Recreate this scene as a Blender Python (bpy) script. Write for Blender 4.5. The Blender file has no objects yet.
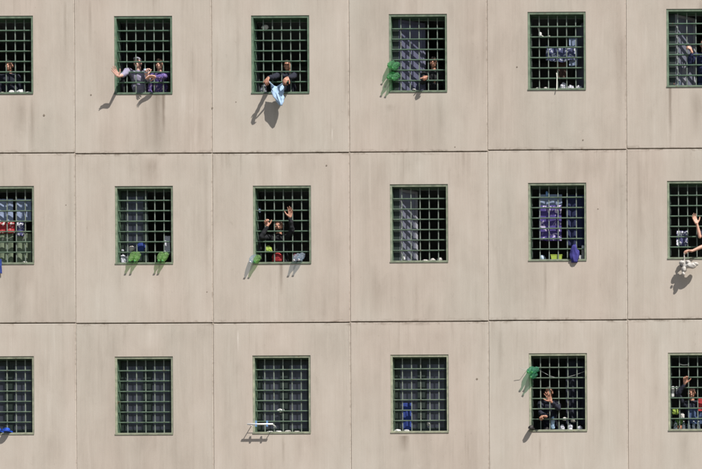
import bpy, bmesh, math, random, time
T0 = time.time()
from mathutils import Vector, Matrix, noise as mnoise
R = math.radians
sc = bpy.context.scene
C = sc.collection
random.seed(7)

# ------------------------------------------------------------------ camera geometry
D = 50.0                      # metres from the lens to the facade plane (y = 0)
PPM = 45.0                    # photo pixels per metre on the facade
ZC = 14.8                     # height of the picture centre above the ground
CAM = Vector((13.0, -D, 1.7))
ROLL = R(0.30)
rt = Vector((math.cos(ROLL), 0, -math.sin(ROLL)))
up = Vector((math.sin(ROLL), 0, math.cos(ROLL)))

def fac(px, py):
    """photo pixel -> point of the facade plane"""
    return Vector((0, 0, ZC)) + rt * ((px - 351) / PPM) + up * ((234.5 - py) / PPM)

def at(px, py, Y=0.0):
    F = fac(px, py)
    return CAM + (F - CAM) * ((D + Y) / D)

cd = bpy.data.cameras.new('camera')
cam = bpy.data.objects.new('camera', cd); C.objects.link(cam)
cam.location = CAM
right, upv = rt, up
m = Matrix((right, upv, Vector((0, -1, 0)))).transposed()
cam.rotation_euler = m.to_euler()
Wm = 702 / PPM
cd.sensor_width = 36
cd.lens = 36 * D / Wm
off = Vector((0, 0, ZC)) - Vector((CAM.x, 0, CAM.z))
cd.shift_x = off.dot(rt) / Wm
cd.shift_y = off.dot(up) / Wm
cd.clip_end = 5000
sc.camera = cam

# ------------------------------------------------------------------ light
SUN = Vector((-0.98, 1.0, -1.62)).normalized()
s = bpy.data.lights.new('sun', 'SUN'); s.energy = 5.0; s.angle = R(0.53); s.color = (1.0, 0.955, 0.925)
so = bpy.data.objects.new('sun', s); C.objects.link(so)
so.rotation_euler = SUN.to_track_quat('-Z', 'Y').to_euler()
so.location = (20, -30, 50)
w = bpy.data.worlds.new('World'); sc.world = w; w.use_nodes = True
nt = w.node_tree
sky = nt.nodes.new('ShaderNodeTexSky'); sky.sky_type = 'NISHITA'; sky.sun_disc = False
sky.sun_elevation = math.asin(-SUN.z)
sky.sun_rotation = math.atan2(-SUN.x, -SUN.y)
sky.air_density = 1.0; sky.dust_density = 1.5
bg = nt.nodes['Background']; bg.inputs['Strength'].default_value = 0.07
nt.links.new(sky.outputs[0], bg.inputs[0])
sc.view_settings.view_transform = 'Standard'
sc.view_settings.look = 'None'
sc.view_settings.exposure = 0.33
sc.view_settings.gamma = 1.0

# ------------------------------------------------------------------ materials
MATS = {}
def mat(name, col, rough=0.6, **kw):
    """principled with a slight procedural colour mottling; var = amount, scale = noise scale"""
    if name in MATS: return MATS[name]
    m = bpy.data.materials.new(name); m.use_nodes = True
    nt = m.node_tree; N = nt.nodes; L = nt.links
    b = N['Principled BSDF']
    b.inputs['Roughness'].default_value = rough
    b.inputs['Metallic'].default_value = kw.get('metal', 0)
    tc = N.new('ShaderNodeTexCoord')
    nz = N.new('ShaderNodeTexNoise'); nz.inputs['Scale'].default_value = kw.get('scale', 14)
    nz.inputs['Detail'].default_value = 4
    L.new(tc.outputs['Object'], nz.inputs['Vector'])
    mx = N.new('ShaderNodeMixRGB'); v = kw.get('var', 0.18)
    mx.inputs[1].default_value = (*[c * (1 - v) for c in col], 1)
    mx.inputs[2].default_value = (*[min(1, c * (1 + v)) for c in col], 1)
    L.new(nz.outputs[0], mx.inputs[0])
    L.new(mx.outputs[0], b.inputs['Base Color'])
    if kw.get('trans'):
        b.inputs['Transmission Weight'].default_value = kw['trans']
        b.inputs['IOR'].default_value = kw.get('ior', 1.3)
    if kw.get('alpha'):
        tr = N.new('ShaderNodeBsdfTransparent'); tr.inputs[0].default_value = (*kw.get('tint', col), 1)
        tl = N.new('ShaderNodeBsdfTranslucent'); L.new(mx.outputs[0], tl.inputs[0])
        m1 = N.new('ShaderNodeMixShader'); m1.inputs[0].default_value = 0.45
        L.new(b.outputs[0], m1.inputs[1]); L.new(tl.outputs[0], m1.inputs[2])
        ms = N.new('ShaderNodeMixShader'); ms.inputs[0].default_value = kw['alpha']
        L.new(tr.outputs[0], ms.inputs[1]); L.new(m1.outputs[0], ms.inputs[2])
        L.new(ms.outputs[0], N['Material Output'].inputs[0])
    if kw.get('bump'):
        bp = N.new('ShaderNodeBump'); bp.inputs['Strength'].default_value = kw['bump']
        bp.inputs['Distance'].default_value = 0.01
        n2 = N.new('ShaderNodeTexNoise'); n2.inputs['Scale'].default_value = kw.get('bscale', 60)
        L.new(tc.outputs['Object'], n2.inputs['Vector'])
        L.new(n2.outputs[0], bp.inputs['Height']); L.new(bp.outputs[0], b.inputs['Normal'])
    if kw.get('sheen'): b.inputs['Sheen Weight'].default_value = kw['sheen']
    if kw.get('sss'):
        b.inputs['Subsurface Weight'].default_value = kw['sss']
        b.inputs['Subsurface Radius'].default_value = (0.012, 0.005, 0.003)
    MATS[name] = m
    return m

def pattern_mat(name, base, marks, scale=18, thr=0.52, rough=0.85, stretch=(1, 1, 1)):
    """cloth with a printed pattern of irregular marks"""
    m = bpy.data.materials.new(name); m.use_nodes = True
    nt = m.node_tree; N = nt.nodes; L = nt.links; b = N['Principled BSDF']
    b.inputs['Roughness'].default_value = rough
    tc = N.new('ShaderNodeTexCoord'); mp = N.new('ShaderNodeMapping'); mp.inputs['Scale'].default_value = stretch
    L.new(tc.outputs['Object'], mp.inputs[0])
    nz = N.new('ShaderNodeTexNoise'); nz.inputs['Scale'].default_value = scale; nz.inputs['Detail'].default_value = 1.5
    nz.inputs['Distortion'].default_value = 1.2
    L.new(mp.outputs[0], nz.inputs['Vector'])
    cr = N.new('ShaderNodeValToRGB')
    cr.color_ramp.elements[0].position = thr; cr.color_ramp.elements[0].color = (*base, 1)
    cr.color_ramp.elements[1].position = thr + 0.05; cr.color_ramp.elements[1].color = (*marks, 1)
    L.new(nz.outputs[0], cr.inputs[0]); L.new(cr.outputs[0], b.inputs['Base Color'])
    MATS[name] = m
    return m

# --- concrete of the precast panels
def concrete():
    m = bpy.data.materials.new('precast_concrete'); m.use_nodes = True
    nt = m.node_tree; N = nt.nodes; L = nt.links; b = N['Principled BSDF']
    b.inputs['Roughness'].default_value = 0.92
    b.inputs['Specular IOR Level'].default_value = 0.25
    geo = N.new('ShaderNodeNewGeometry')
    oi = N.new('ShaderNodeObjectInfo')
    def mth(op, a, b_=None, clamp=False):
        n = N.new('ShaderNodeMath'); n.operation = op; n.use_clamp = clamp
        for i, x in enumerate((a, b_)):
            if x is None: continue
            if isinstance(x, (int, float)): n.inputs[i].default_value = x
            else: L.new(x, n.inputs[i])
        return n.outputs[0]
    def nz(scale, detail, vs, dist=0.0, rough=0.55):
        mp = N.new('ShaderNodeMapping'); mp.inputs['Scale'].default_value = vs
        L.new(geo.outputs['Position'], mp.inputs[0])
        # shift per panel so streaks stop at the joints
        ad = N.new('ShaderNodeVectorMath'); ad.operation = 'ADD'
        sc_ = N.new('ShaderNodeVectorMath'); sc_.operation = 'SCALE'; sc_.inputs['Scale'].default_value = 37.0
        cb = N.new('ShaderNodeCombineXYZ'); L.new(oi.outputs['Random'], cb.inputs[0]); L.new(oi.outputs['Random'], cb.inputs[2])
        L.new(cb.outputs[0], sc_.inputs[0]); L.new(mp.outputs[0], ad.inputs[0]); L.new(sc_.outputs[0], ad.inputs[1])
        t = N.new('ShaderNodeTexNoise'); t.inputs['Scale'].default_value = scale
        t.inputs['Detail'].default_value = detail; t.inputs['Roughness'].default_value = rough
        t.inputs['Distortion'].default_value = dist
        L.new(ad.outputs[0], t.inputs['Vector'])
        return t.outputs[0]
    sx = N.new('ShaderNodeSeparateXYZ'); L.new(geo.outputs['Position'], sx.inputs[0])
    X, Z = sx.outputs[0], sx.outputs[2]
    big = nz(0.55, 3, (1, 1, 1))
    streak = nz(1.0, 5, (2.6, 1, 0.22), 0.3)
    fine = nz(1.0, 4, (22, 1, 0.8), 0.2, 0.65)
    blot = nz(2.2, 7, (1, 1, 0.42), 0.5, 0.66)
    grain = nz(70, 2, (1, 1, 1))
    v = mth('ADD', mth('MULTIPLY', mth('SUBTRACT', big, 0.5), 0.22),
            mth('MULTIPLY', mth('SUBTRACT', streak, 0.5), 0.20))
    v = mth('ADD', v, mth('MULTIPLY', mth('SUBTRACT', fine, 0.5), 0.10))
    v = mth('ADD', v, mth('MULTIPLY', mth('SUBTRACT', blot, 0.5), 0.22))
    v = mth('ADD', v, mth('MULTIPLY', mth('SUBTRACT', grain, 0.5), 0.10))
    v = mth('ADD', v, mth('MULTIPLY', mth('SUBTRACT', oi.outputs['Random'], 0.5), 0.06))
    # drips, lime bloom, pores, grime along the panel edges (generated coordinates run 0..1 over each panel)
    def band(x, lo, hi):
        n = N.new('ShaderNodeMapRange'); n.inputs['From Min'].default_value = lo; n.inputs['From Max'].default_value = hi
        L.new(x, n.inputs['Value']); return n.outputs[0]
    patch = nz(0.9, 3, (1, 1, 0.6))
    drip = nz(1.0, 6, (9, 1, 0.32), 0.25, 0.6)
    drip2 = nz(1.0, 5, (5, 1, 0.2), 0.6, 0.7)
    v = mth('SUBTRACT', v, mth('MULTIPLY', mth('MULTIPLY', band(drip, .54, .70), band(patch, .44, .66)), .085))
    v = mth('ADD', v, mth('MULTIPLY', mth('MULTIPLY', band(drip2, .55, .72), band(patch, .58, .40)), .10))
    pores = nz(24, 3, (1, 1, 1), 0, .6); pores2 = nz(9, 5, (1, 1, .7), 0.3, .7)
    v = mth('SUBTRACT', v, mth('MULTIPLY', band(pores, .66, .76), .16))
    v = mth('SUBTRACT', v, mth('MULTIPLY', mth('MULTIPLY', band(pores2, .60, .74), band(patch, .40, .66)), .12))
    v = mth('ADD', v, mth('MULTIPLY', mth('MULTIPLY', band(pores2, .40, .26), band(patch, .60, .40)), .07))
    tcg = N.new('ShaderNodeTexCoord'); sg = N.new('ShaderNodeSeparateXYZ'); L.new(tcg.outputs['Generated'], sg.inputs[0])
    gx, gz = sg.outputs[0], sg.outputs[2]
    ex = mth('MULTIPLY', mth('MINIMUM', gx, mth('SUBTRACT', 1.0, gx)), 3.07)
    zt = mth('MULTIPLY', mth('SUBTRACT', 1.0, gz), 3.78); zb = mth('MULTIPLY', gz, 3.78)
    grime = nz(1.0, 6, (4.5, 1, 9), .5, .7)
    v = mth('SUBTRACT', v, mth('MULTIPLY', mth('MULTIPLY', band(mth('MINIMUM', zt, zb), .075, .0), band(grime, .50, .66)), .34))
    v = mth('SUBTRACT', v, mth('MULTIPLY', mth('MULTIPLY', band(ex, .035, .0), band(grime, .48, .66)), .22))
    v = mth('ADD', v, mth('MULTIPLY', band(mth('MINIMUM', ex, zt), .28, .06), .028))
    v = mth('SUBTRACT', v, mth('MULTIPLY', mth('MULTIPLY', band(zt, .8, .0), band(drip, .52, .68)), .06))
    # individual stains: (px, py_top, py_bottom, half width px, strength) dark > 0, pale < 0
    stains = [(157, 95, 158, 9, .20), (146, 95, 152, 6, .12), (163.5, 95, 135, 2.2, .22), (150, 157, 187, 10, .14),
              (32, 94, 150, 3, .14), (20, 94, 140, 7, .10), (670, 88, 150, 2.2, .20), (696, 88, 142, 7, .13),
              (281, 264, 296, 2.5, .18), (290, 94, 130, 8, .06), (404, 436, 452, 7, .16), (545, 262, 312, 2.0, .12),
              (560, 92, 150, 10, .06), (300, 434, 469, 6, .10), (283, 434, 469, 2, .12), (120, 264, 318, 8, .06),
              (16, 265, 322, 5, .08), (700, 0, 40, 4, .12), (620, 0, 148, 5, .09), (483, 0, 150, 4, .08),
              (345, 0, 152, 5, .09), (206, 160, 322, 3, .08), (70, 160, 322, 3, .06), (440, 94, 150, 5, .07),
              (600, 330, 469, 5, .08), (655, 330, 420, 6, .08), (500, 330, 380, 4, .08), (50, 434, 469, 6, .07),
              (65, 0, 60, 2.2, .12), (90, 0, 50, 2.5, .10), (540, 435, 469, 2.0, .13), (685, 431, 469, 9, .10),
              (375, 263, 318, 6, .06), (640, 160, 260, 5, .07), (238, 12, 90, 3, .06), (330, 160, 250, 3, .06),
              (280, 156, 186, 9, -.10), (150, 328, 350, 14, -.09), (30, 280, 320, 6, -.08), (558, 155, 180, 12, -.08),
              (420, 160, 182, 10, -.07), (285, 328, 352, 9, -.07), (430, 225, 232, 8, -.10), (238, 330, 352, 1.2, -.16),
              (332, 128, 142, .9, -.22), (390, 104, 112, 6, .08), (420, 322, 326, 12, .12), (150, 266, 322, 12, -.06),
              (555, 267, 320, 14, -.05), (100, 100, 150, 12, -.05)]
    wob = mth('MULTIPLY', mth('SUBTRACT', blot, 0.5), 0.16)
    for (px, y0, y1, hw, st) in stains:
        a, b2 = fac(px, y0), fac(px, y1)
        zc, hz = (a.z + b2.z) / 2, abs(a.z - b2.z) / 2
        # lateral falloff
        dx = mth('DIVIDE', mth('ABSOLUTE', mth('ADD', mth('SUBTRACT', X, a.x), wob if hw > 3 else mth('MULTIPLY', wob, .25))), hw / PPM)
        fx = mth('SUBTRACT', 1.0, dx, True)
        tz = mth('DIVIDE', mth('SUBTRACT', a.z, Z), 2 * hz)        # 0 at the top, 1 at the bottom
        fz = mth('SUBTRACT', 1.0, tz, True)
        if st < .16: fz = mth('MULTIPLY', fz, mth('MULTIPLY', tz, 3.0, True))
        on = mth('MULTIPLY', mth('GREATER_THAN', tz, -0.01), 1.0)
        soft = mth('MULTIPLY', mth('ADD', fine, streak), 1.0)
        k = mth('MULTIPLY', mth('MULTIPLY', mth('MULTIPLY', fx, mth('POWER', fz, 0.7)), on), soft)
        v = mth('SUBTRACT', v, mth('MULTIPLY', k, st * 1.6))
    cr = N.new('ShaderNodeValToRGB')
    e = cr.color_ramp.elements
    e[0].position = 0.18; e[0].color = (0.235, 0.195, 0.155, 1)
    e[1].position = 0.82; e[1].color = (0.60, 0.55, 0.485, 1)
    n1 = cr.color_ramp.elements.new(0.5); n1.color = (0.446, 0.394, 0.334, 1)
    L.new(mth('ADD', v, 0.5), cr.inputs[0])
    # warm / cool drift
    hue = N.new('ShaderNodeMixRGB'); hue.blend_type = 'MULTIPLY'
    hn = nz(0.35, 2, (1.6, 1, 0.5))
    hr = N.new('ShaderNodeValToRGB'); hr.color_ramp.elements[0].position = .35; hr.color_ramp.elements[0].color = (1, 0.972, 0.952, 1)
    hr.color_ramp.elements[1].position = .65; hr.color_ramp.elements[1].color = (0.965, 1, 0.985, 1)
    L.new(hn, hr.inputs[0]); hue.inputs[0].default_value = 0.8
    L.new(cr.outputs[0], hue.inputs[1]); L.new(hr.outputs[0], hue.inputs[2])
    L.new(hue.outputs[0], b.inputs['Base Color'])
    bp = N.new('ShaderNodeBump'); bp.inputs['Strength'].default_value = 0.35; bp.inputs['Distance'].default_value = 0.004
    L.new(mth('ADD', mth('MULTIPLY', fine, 1.2), mth('ADD', grain, blot)), bp.inputs['Height'])
    L.new(bp.outputs[0], b.inputs['Normal'])
    MATS['concrete'] = m
    return m

def green_paint():
    """weathered green steel paint; the object's colour picks how green or faded a window is"""
    m = bpy.data.materials.new('weathered_green_paint'); m.use_nodes = True
    nt = m.node_tree; N = nt.nodes; L = nt.links; b = N['Principled BSDF']
    b.inputs['Roughness'].default_value = 0.55
    oi = N.new('ShaderNodeObjectInfo'); geo = N.new('ShaderNodeNewGeometry')
    n = N.new('ShaderNodeTexNoise'); n.inputs['Scale'].default_value = 9; n.inputs['Detail'].default_value = 5
    L.new(geo.outputs['Position'], n.inputs['Vector'])
    cr = N.new('ShaderNodeValToRGB'); cr.color_ramp.elements[0].position = .35; cr.color_ramp.elements[0].color = (.72, .72, .7, 1)
    cr.color_ramp.elements[1].position = .7; cr.color_ramp.elements[1].color = (1.25, 1.2, 1.15, 1)
    mx = N.new('ShaderNodeMixRGB'); mx.blend_type = 'MULTIPLY'; mx.inputs[0].default_value = 1
    L.new(n.outputs[0], cr.inputs[0]); L.new(oi.outputs['Color'], mx.inputs[1]); L.new(cr.outputs[0], mx.inputs[2])
    n2 = N.new('ShaderNodeTexNoise'); n2.inputs['Scale'].default_value = 7; n2.inputs['Detail'].default_value = 6; n2.inputs['Roughness'].default_value = .7
    L.new(geo.outputs['Position'], n2.inputs['Vector'])
    c2 = N.new('ShaderNodeValToRGB'); c2.color_ramp.elements[0].position = .60; c2.color_ramp.elements[0].color = (0, 0, 0, 1)
    c2.color_ramp.elements[1].position = .68; c2.color_ramp.elements[1].color = (.65, .65, .65, 1)
    L.new(n2.outputs[0], c2.inputs[0])
    m3 = N.new('ShaderNodeMixRGB'); m3.inputs[2].default_value = (.13, .075, .045, 1)
    L.new(c2.outputs[0], m3.inputs[0]); L.new(mx.outputs[0], m3.inputs[1])
    L.new(m3.outputs[0], b.inputs['Base Color'])
    MATS['green'] = m
    return m

def glass():
    m = bpy.data.materials.new('dusty_window_glass'); m.use_nodes = True
    nt = m.node_tree; N = nt.nodes; L = nt.links; b = N['Principled BSDF']
    geo = N.new('ShaderNodeNewGeometry')
    n = N.new('ShaderNodeTexNoise'); n.inputs['Scale'].default_value = 5; n.inputs['Detail'].default_value = 5
    L.new(geo.outputs['Position'], n.inputs['Vector'])
    cr = N.new('ShaderNodeValToRGB'); cr.color_ramp.elements[0].position = .3; cr.color_ramp.elements[0].color = (.020, .022, .032, 1)
    cr.color_ramp.elements[1].position = .75; cr.color_ramp.elements[1].color = (.034, .036, .050, 1)
    L.new(n.outputs[0], cr.inputs[0]); L.new(cr.outputs[0], b.inputs['Base Color'])
    b.inputs['Roughness'].default_value = 0.34; b.inputs['IOR'].default_value = 1.75
    MATS['glass'] = m
    return m

concrete(); green_paint(); glass()
mat('seal', (.055, .042, .030), .9, var=.5, scale=5)
mat('seal_pale', (.30, .25, .20), .9, var=.25, scale=6)
mat('plug', (.20, .165, .125), .9, var=.4, scale=40)
mat('room', (.34, .37, .36), .9)
mat('sash_dark', (.012, .022, .017), .55)
mat('sash_pale', (.21, .215, .24), .6)
mat('sash_blue', (.080, .084, .135), .6); mat('pane_blue', (.062, .066, .115), .35)
mat('pane_pale', (.115, .12, .155), .3)
mat('render_shell', (.42, .37, .31), .9)
mat('white_rail', (.80, .80, .78), .45, var=.05)
mat('white', (.56, .56, .54), .7, var=.1, bump=.3)
mat('offwhite', (.46, .44, .40), .75, var=.2, bump=.3)
mat('steel', (.45, .45, .43), .4, metal=.6)
mat('bottle_green', (.24, .54, .30), .07, alpha=.30, tint=(.55, .84, .60), var=.75, scale=26)
mat('bottle_lime', (.38, .64, .26), .07, alpha=.33, tint=(.66, .86, .55), var=.7, scale=26)
mat('bottle_teal', (.18, .48, .34), .07, alpha=.28, tint=(.5, .82, .64), var=.75, scale=26)
mat('bottle_clear', (.52, .58, .70), .07, alpha=.32, tint=(.82, .9, .97), var=.6, scale=26)
mat('cap_green', (.10, .40, .12), .4); mat('cap_white', (.75, .75, .75), .4)
mat('skin', (.56, .32, .23), .55, var=.12, sss=.15)
mat('skin_tan', (.43, .215, .14), .55, var=.14, sss=.12)
mat('skin_pale', (.60, .36, .28), .55, var=.12, sss=.15)
mat('eye', (.03, .02, .015), .2); mat('lip', (.30, .10, .08), .5)
mat('hair_dark', (.018, .013, .010), .6, var=.4, scale=60, bump=.8); mat('hair_grey', (.22, .20, .19), .7, var=.4, scale=60, bump=.8)
mat('hair_brown', (.05, .028, .015), .6, var=.4, scale=60, bump=.8)
def fab(n, c, **k): return mat(n, c, .9, var=k.get('var', .22), scale=k.get('scale', 9), bump=.35, bscale=40)
fab('f_navy', (.010, .012, .024)); fab('f_black', (.006, .007, .009)); fab('f_lilac', (.26, .24, .33)); fab('f_brown', (.05, .025, .018))
fab('f_jeans', (.05, .08, .16)); fab('f_blue', (.012, .017, .065)); fab('f_lightblue', (.34, .48, .64), var=.25)
fab('f_red', (.30, .02, .024)); fab('f_greyblue', (.20, .25, .36)); fab('f_sagecloth', (.26, .30, .20))
fab('f_violet', (.035, .032, .18)); fab('f_royal', (.014, .034, .18)); fab('f_lime', (.26, .36, .06)); fab('f_grey', (.22, .22, .25))
fab('f_maroon', (.17, .04, .06)); fab('f_palegrey', (.45, .45, .50))
pattern_mat('check_violet', (.075, .05, .20), (.42, .28, .44), 26, .56)
pattern_mat('print_bluewhite', (.045, .055, .13), (.46, .49, .58), 10, .53, stretch=(1, 1, 1.4))
pattern_mat('print_purple', (.06, .040, .19), (.52, .44, .64), 9, .56, stretch=(1, 1, .8))
pattern_mat('print_red', (.36, .022, .028), (.80, .72, .70), 8, .57, stretch=(1, 1, 2))
pattern_mat('print_navywhite', (.05, .05, .14), (.68, .68, .74), 12, .52)
pattern_mat('print_sage', (.13, .165, .105), (.40, .40, .33), 7, .64)
pattern_mat('print_clutter', (.55, .55, .57), (.16, .16, .22), 24, .54)
mat('shoe_blue', (.02, .08, .50), .45); mat('shoe_dark', (.04, .035, .035), .5)
mat('tub_lime', (.33, .43, .06), .4); mat('rubber', (.03, .03, .03), .6)
mat('leaf', (.09, .19, .05), .5, var=.4, scale=40); mat('terracotta', (.32, .13, .07), .8)
mat('rust', (.30, .10, .06), .5); mat('cord_grey', (.40, .40, .38), .8); mat('cord_white', (.70, .68, .60), .8)
mat('ground', (.16, .145, .125), .95, var=.3, scale=.4)
mat('peg_blue', (.16, .32, .58), .4)

# ------------------------------------------------------------------ mesh helpers
def link(name, me, m=None, parent=None):
    o = bpy.data.objects.new(name, me); C.objects.link(o)
    if m is not None: me.materials.append(MATS[m] if isinstance(m, str) else m)
    if parent is not None: o.parent = parent
    return o

def tag(o, label=None, cat=None, group=None, kind=None):
    if label: o['label'] = label
    if cat: o['category'] = cat
    if group: o['group'] = group
    if kind: o['kind'] = kind
    return o

class MB:
    def __init__(s): s.v = []; s.f = []
    def box(s, x0, x1, y0, y1, z0, z1):
        n = len(s.v)
        s.v += [(x, y, z) for x in (x0, x1) for y in (y0, y1) for z in (z0, z1)]
        s.f += [tuple(n + i for i in q) for q in ((0,1,3,2),(4,6,7,5),(0,4,5,1),(2,3,7,6),(0,2,6,4),(1,5,7,3))]
        return s
    def tube(s, pts, r, n=10, caps=True):
        pts = [Vector(p) for p in pts]
        rr = r if isinstance(r, (list, tuple)) else [r] * len(pts)
        base = len(s.v)
        ref = Vector((0, 0, 1))
        d0 = (pts[-1] - pts[0]).normalized()
        if abs(d0.z) > .9: ref = Vector((1, 0, 0))
        for i, p in enumerate(pts):
            d = (pts[min(i + 1, len(pts) - 1)] - pts[max(i - 1, 0)]).normalized()
            a = d.cross(ref).normalized(); b = d.cross(a)
            for k in range(n):
                t = 2 * math.pi * k / n
                s.v.append(tuple(p + (a * math.cos(t) + b * math.sin(t)) * rr[i]))
        for i in range(len(pts) - 1):
            for k in range(n):
                k2 = (k + 1) % n
                s.f.append((base + i*n + k, base + i*n + k2, base + (i+1)*n + k2, base + (i+1)*n + k))
        if caps:
            s.f.append(tuple(base + k for k in range(n - 1, -1, -1)))
            s.f.append(tuple(base + (len(pts) - 1) * n + k for k in range(n)))
        return s
    def ell(s, c, r, rot=None, sub=2):
        bm = bmesh.new(); bmesh.ops.create_icosphere(bm, subdivisions=sub, radius=1)
        n = len(s.v); c = Vector(c); r = Vector((r, r, r)) if isinstance(r, (int, float)) else Vector(r)
        for v in bm.verts:
            p = Vector((v.co.x * r.x, v.co.y * r.y, v.co.z * r.z))
            if rot is not None: p = rot @ p
            s.v.append(tuple(p + c))
        for f in bm.faces: s.f.append(tuple(n + v.index for v in f.verts))
        bm.free(); return s
    def cap(s, a, b, ra, rb):
        """tapered capsule"""
        a, b = Vector(a), Vector(b)
        s.ell(a, ra); s.ell(b, rb); s.tube([a, b], [ra, rb], 14)
        return s
    def chain(s, pts, rad):
        for i in range(len(pts) - 1): s.cap(pts[i], pts[i+1], rad[i], rad[i+1])
        return s
    def mesh(s, name, smooth=False):
        me = bpy.data.meshes.new(name); me.from_pydata(s.v, [], s.f); me.validate(); me.update()
        if smooth: me.polygons.foreach_set('use_smooth', [True] * len(me.polygons))
        return me
    def build(s, name, m, parent=None, smooth=False, recalc=True):
        me = s.mesh(name, smooth)
        if recalc:
            bm = bmesh.new(); bm.from_mesh(me); bmesh.ops.recalc_face_normals(bm, faces=bm.faces); bm.to_mesh(me); bm.free()
        return link(name, me, m, parent)

def fuse(mb, name, m, voxel, parent=None, it=3, noise_amp=0.0, noise_scale=8.0):
    """voxel-union everything in mb into ONE continuous surface"""
    me = mb.mesh(name); o = link(name, me, None, None)
    r = o.modifiers.new('r', 'REMESH'); r.mode = 'VOXEL'; r.voxel_size = voxel; r.adaptivity = 0
    sm = o.modifiers.new('s', 'SMOOTH'); sm.iterations = it; sm.factor = .5
    dg = bpy.context.evaluated_depsgraph_get(); dg.update()
    me2 = bpy.data.meshes.new_from_object(o.evaluated_get(dg))
    o.modifiers.clear(); o.data = me2; bpy.data.meshes.remove(me)
    me2.name = name
    if noise_amp:
        for v in me2.vertices:
            k = mnoise.noise(v.co * noise_scale)
            v.co += v.normal * k * noise_amp
    me2.polygons.foreach_set('use_smooth', [True] * len(me2.polygons))
    me2.materials.append(MATS[m])
    if parent is not None: o.parent = parent
    return o

def recenter(o, loc):
    """put the object's origin at loc while leaving the geometry in place"""
    loc = Vector(loc); o.data.transform(Matrix.Translation(-loc)); o.location = loc
    return o

def empty(name, loc):
    o = bpy.data.objects.new(name, None); C.objects.link(o); o.location = loc; o.empty_display_size = .1
    return o

def adopt(o, root):
    """parent o (built in world coordinates) to root, keeping its place"""
    o.parent = root; o.matrix_parent_inverse = Matrix.Translation(-root.location)
    return o

# ------------------------------------------------------------------ the ground
g = MB(); g.v = [(-900, -900, 0), (900, -900, 0), (900, 900, 0), (-900, 900, 0)]; g.f = [(0, 1, 2, 3)]
tag(g.build('ground', 'ground', recalc=False), kind='structure')

# ------------------------------------------------------------------ the building
bld = empty('prison_building', (0, 0, 0))
tag(bld, 'long pale concrete prison front with rows of green barred windows', 'building')

VJ = [-62, 75.3, 212.5, 349.8, 488, 627, 766]                     # vertical joints, photo px
VX = [fac(p, 234).x for p in VJ]
VX = [VX[0] - 3.06] + VX + [VX[-1] + 3.06]
H1 = [153.2, 153.5, 152.9, 151.9, 149.9, 148.4]
H2 = [323.3, 323.2, 322.7, 321.6, 320.3, 319.2]
WX = [[4, 143.2, 280.2, 418, 556.7, 695.5], [5, 144, 282, 419, 557.3, 696.3], [5, 144, 281.6, 419.6, 558, 697.2]]
WY = [[55, 55.2, 54.6, 53.2, 51, 48], [225.3, 225.2, 224.8, 223.4, 222, 220], [395.5, 395.7, 394.6, 393.8, 392.4, 391.8]]
FW, FH = 1.285, 1.735                                              # frame outer size
CX = lambda c: (VJ[c] + VJ[c+1]) / 2
TH = 0.24                                                          # panel thickness
CH = 0.0085                                                         # chamfer

def ring(mb, rects):
    """connected rectangular rings: rects = list of (x0,x1,z0,z1,y) joined one after another"""
    n = len(mb.v)
    for (x0, x1, z0, z1, y) in rects: mb.v += [(x0, y, z0), (x1, y, z0), (x1, y, z1), (x0, y, z1)]
    for i in range(len(rects) - 1):
        for k in range(4):
            k2 = (k + 1) % 4
            mb.f.append((n + 4*i + k, n + 4*i + k2, n + 4*i + 4 + k2, n + 4*i + 4 + k))

WIN = {}
for r in range(3):
    for c in range(6):
        p = fac(WX[r][c], WY[r][c]); WIN[(r, c)] = (p.x, p.z)

for ci in range(8):                                                # one spare panel column either side
    c = min(max(ci - 1, 0), 5)
    x0, x1 = VX[ci], VX[ci + 1]
    px = CX(c)
    z1j, z2j = fac(px, H1[c]).z, fac(px, H2[c]).z
    zs = [z1j + 3.78 + 1.0, z1j + 3.78, z1j, z2j, z2j - 3.78, z2j - 7.56, z2j - 11.34, 0.0]
    for ri in range(7):
        zt, zb = zs[ri], zs[ri + 1]
        if zt - zb < .05: continue
        gh, gv = 0.0115, 0.0032
        jx = random.uniform(-.0015, .0015); jy = random.uniform(-.002, .002)
        a0, a1, b0, b1 = x0 + gv + jx, x1 - gv + jx, zb + gh, zt - gh
        mb = MB(); wkey = (ri - 1, ci - 1)
        if wkey in WIN:
            wx, wz = WIN[wkey]
            hx0, hx1, hz0, hz1 = wx - FW/2 - .004, wx + FW/2 + .004, wz - FH/2 - .004, wz + FH/2 + .004
            ring(mb, [(hx0, hx1, hz0, hz1, TH), (hx0, hx1, hz0, hz1, jy), (a0 + CH, a1 - CH, b0 + CH, b1 - CH, jy),
                      (a0, a1, b0, b1, CH + jy), (a0, a1, b0, b1, TH), (hx0, hx1, hz0, hz1, TH)])
        else:
            ring(mb, [(a0 + CH, a1 - CH, b0 + CH, b1 - CH, jy), (a0, a1, b0, b1, CH + jy), (a0, a1, b0, b1, TH)])
            mb.f.append((0, 1, 2, 3)); mb.f.append((8, 9, 10, 11))
        mb.build('concrete_panel', 'concrete', bld)
        if zb > .1:
            q = MB(); q.box(x0 + .001, x1 - .001, .045, .06, zb - .03, zb + .03); q.build('horizontal_joint_seal', 'seal', bld)
    sealV = MB(); sealV.box(x0 - .02, x0 + .02, .0125, .03, 0.02, zs[0] - .02); sealV.build('vertical_joint_seal', 'seal_pale', bld)

# outer shell behind the panels
sh = MB(); X0, X1, ZT = VX[0] + .02, VX[-1] - .02, fac(351, 152).z + 4.7
sh.box(X0, X0 + .2, .26, 13.0, 0, ZT); sh.box(X1 - .2, X1, .26, 13.0, 0, ZT)
sh.box(X0 + .2, X1 - .2, 12.8, 13.0, 0, ZT); sh.box(X0 + .2, X1 - .2, .26, 12.8, ZT - .3, ZT - .01)
sh.build('outer_shell', 'render_shell', bld)

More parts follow.
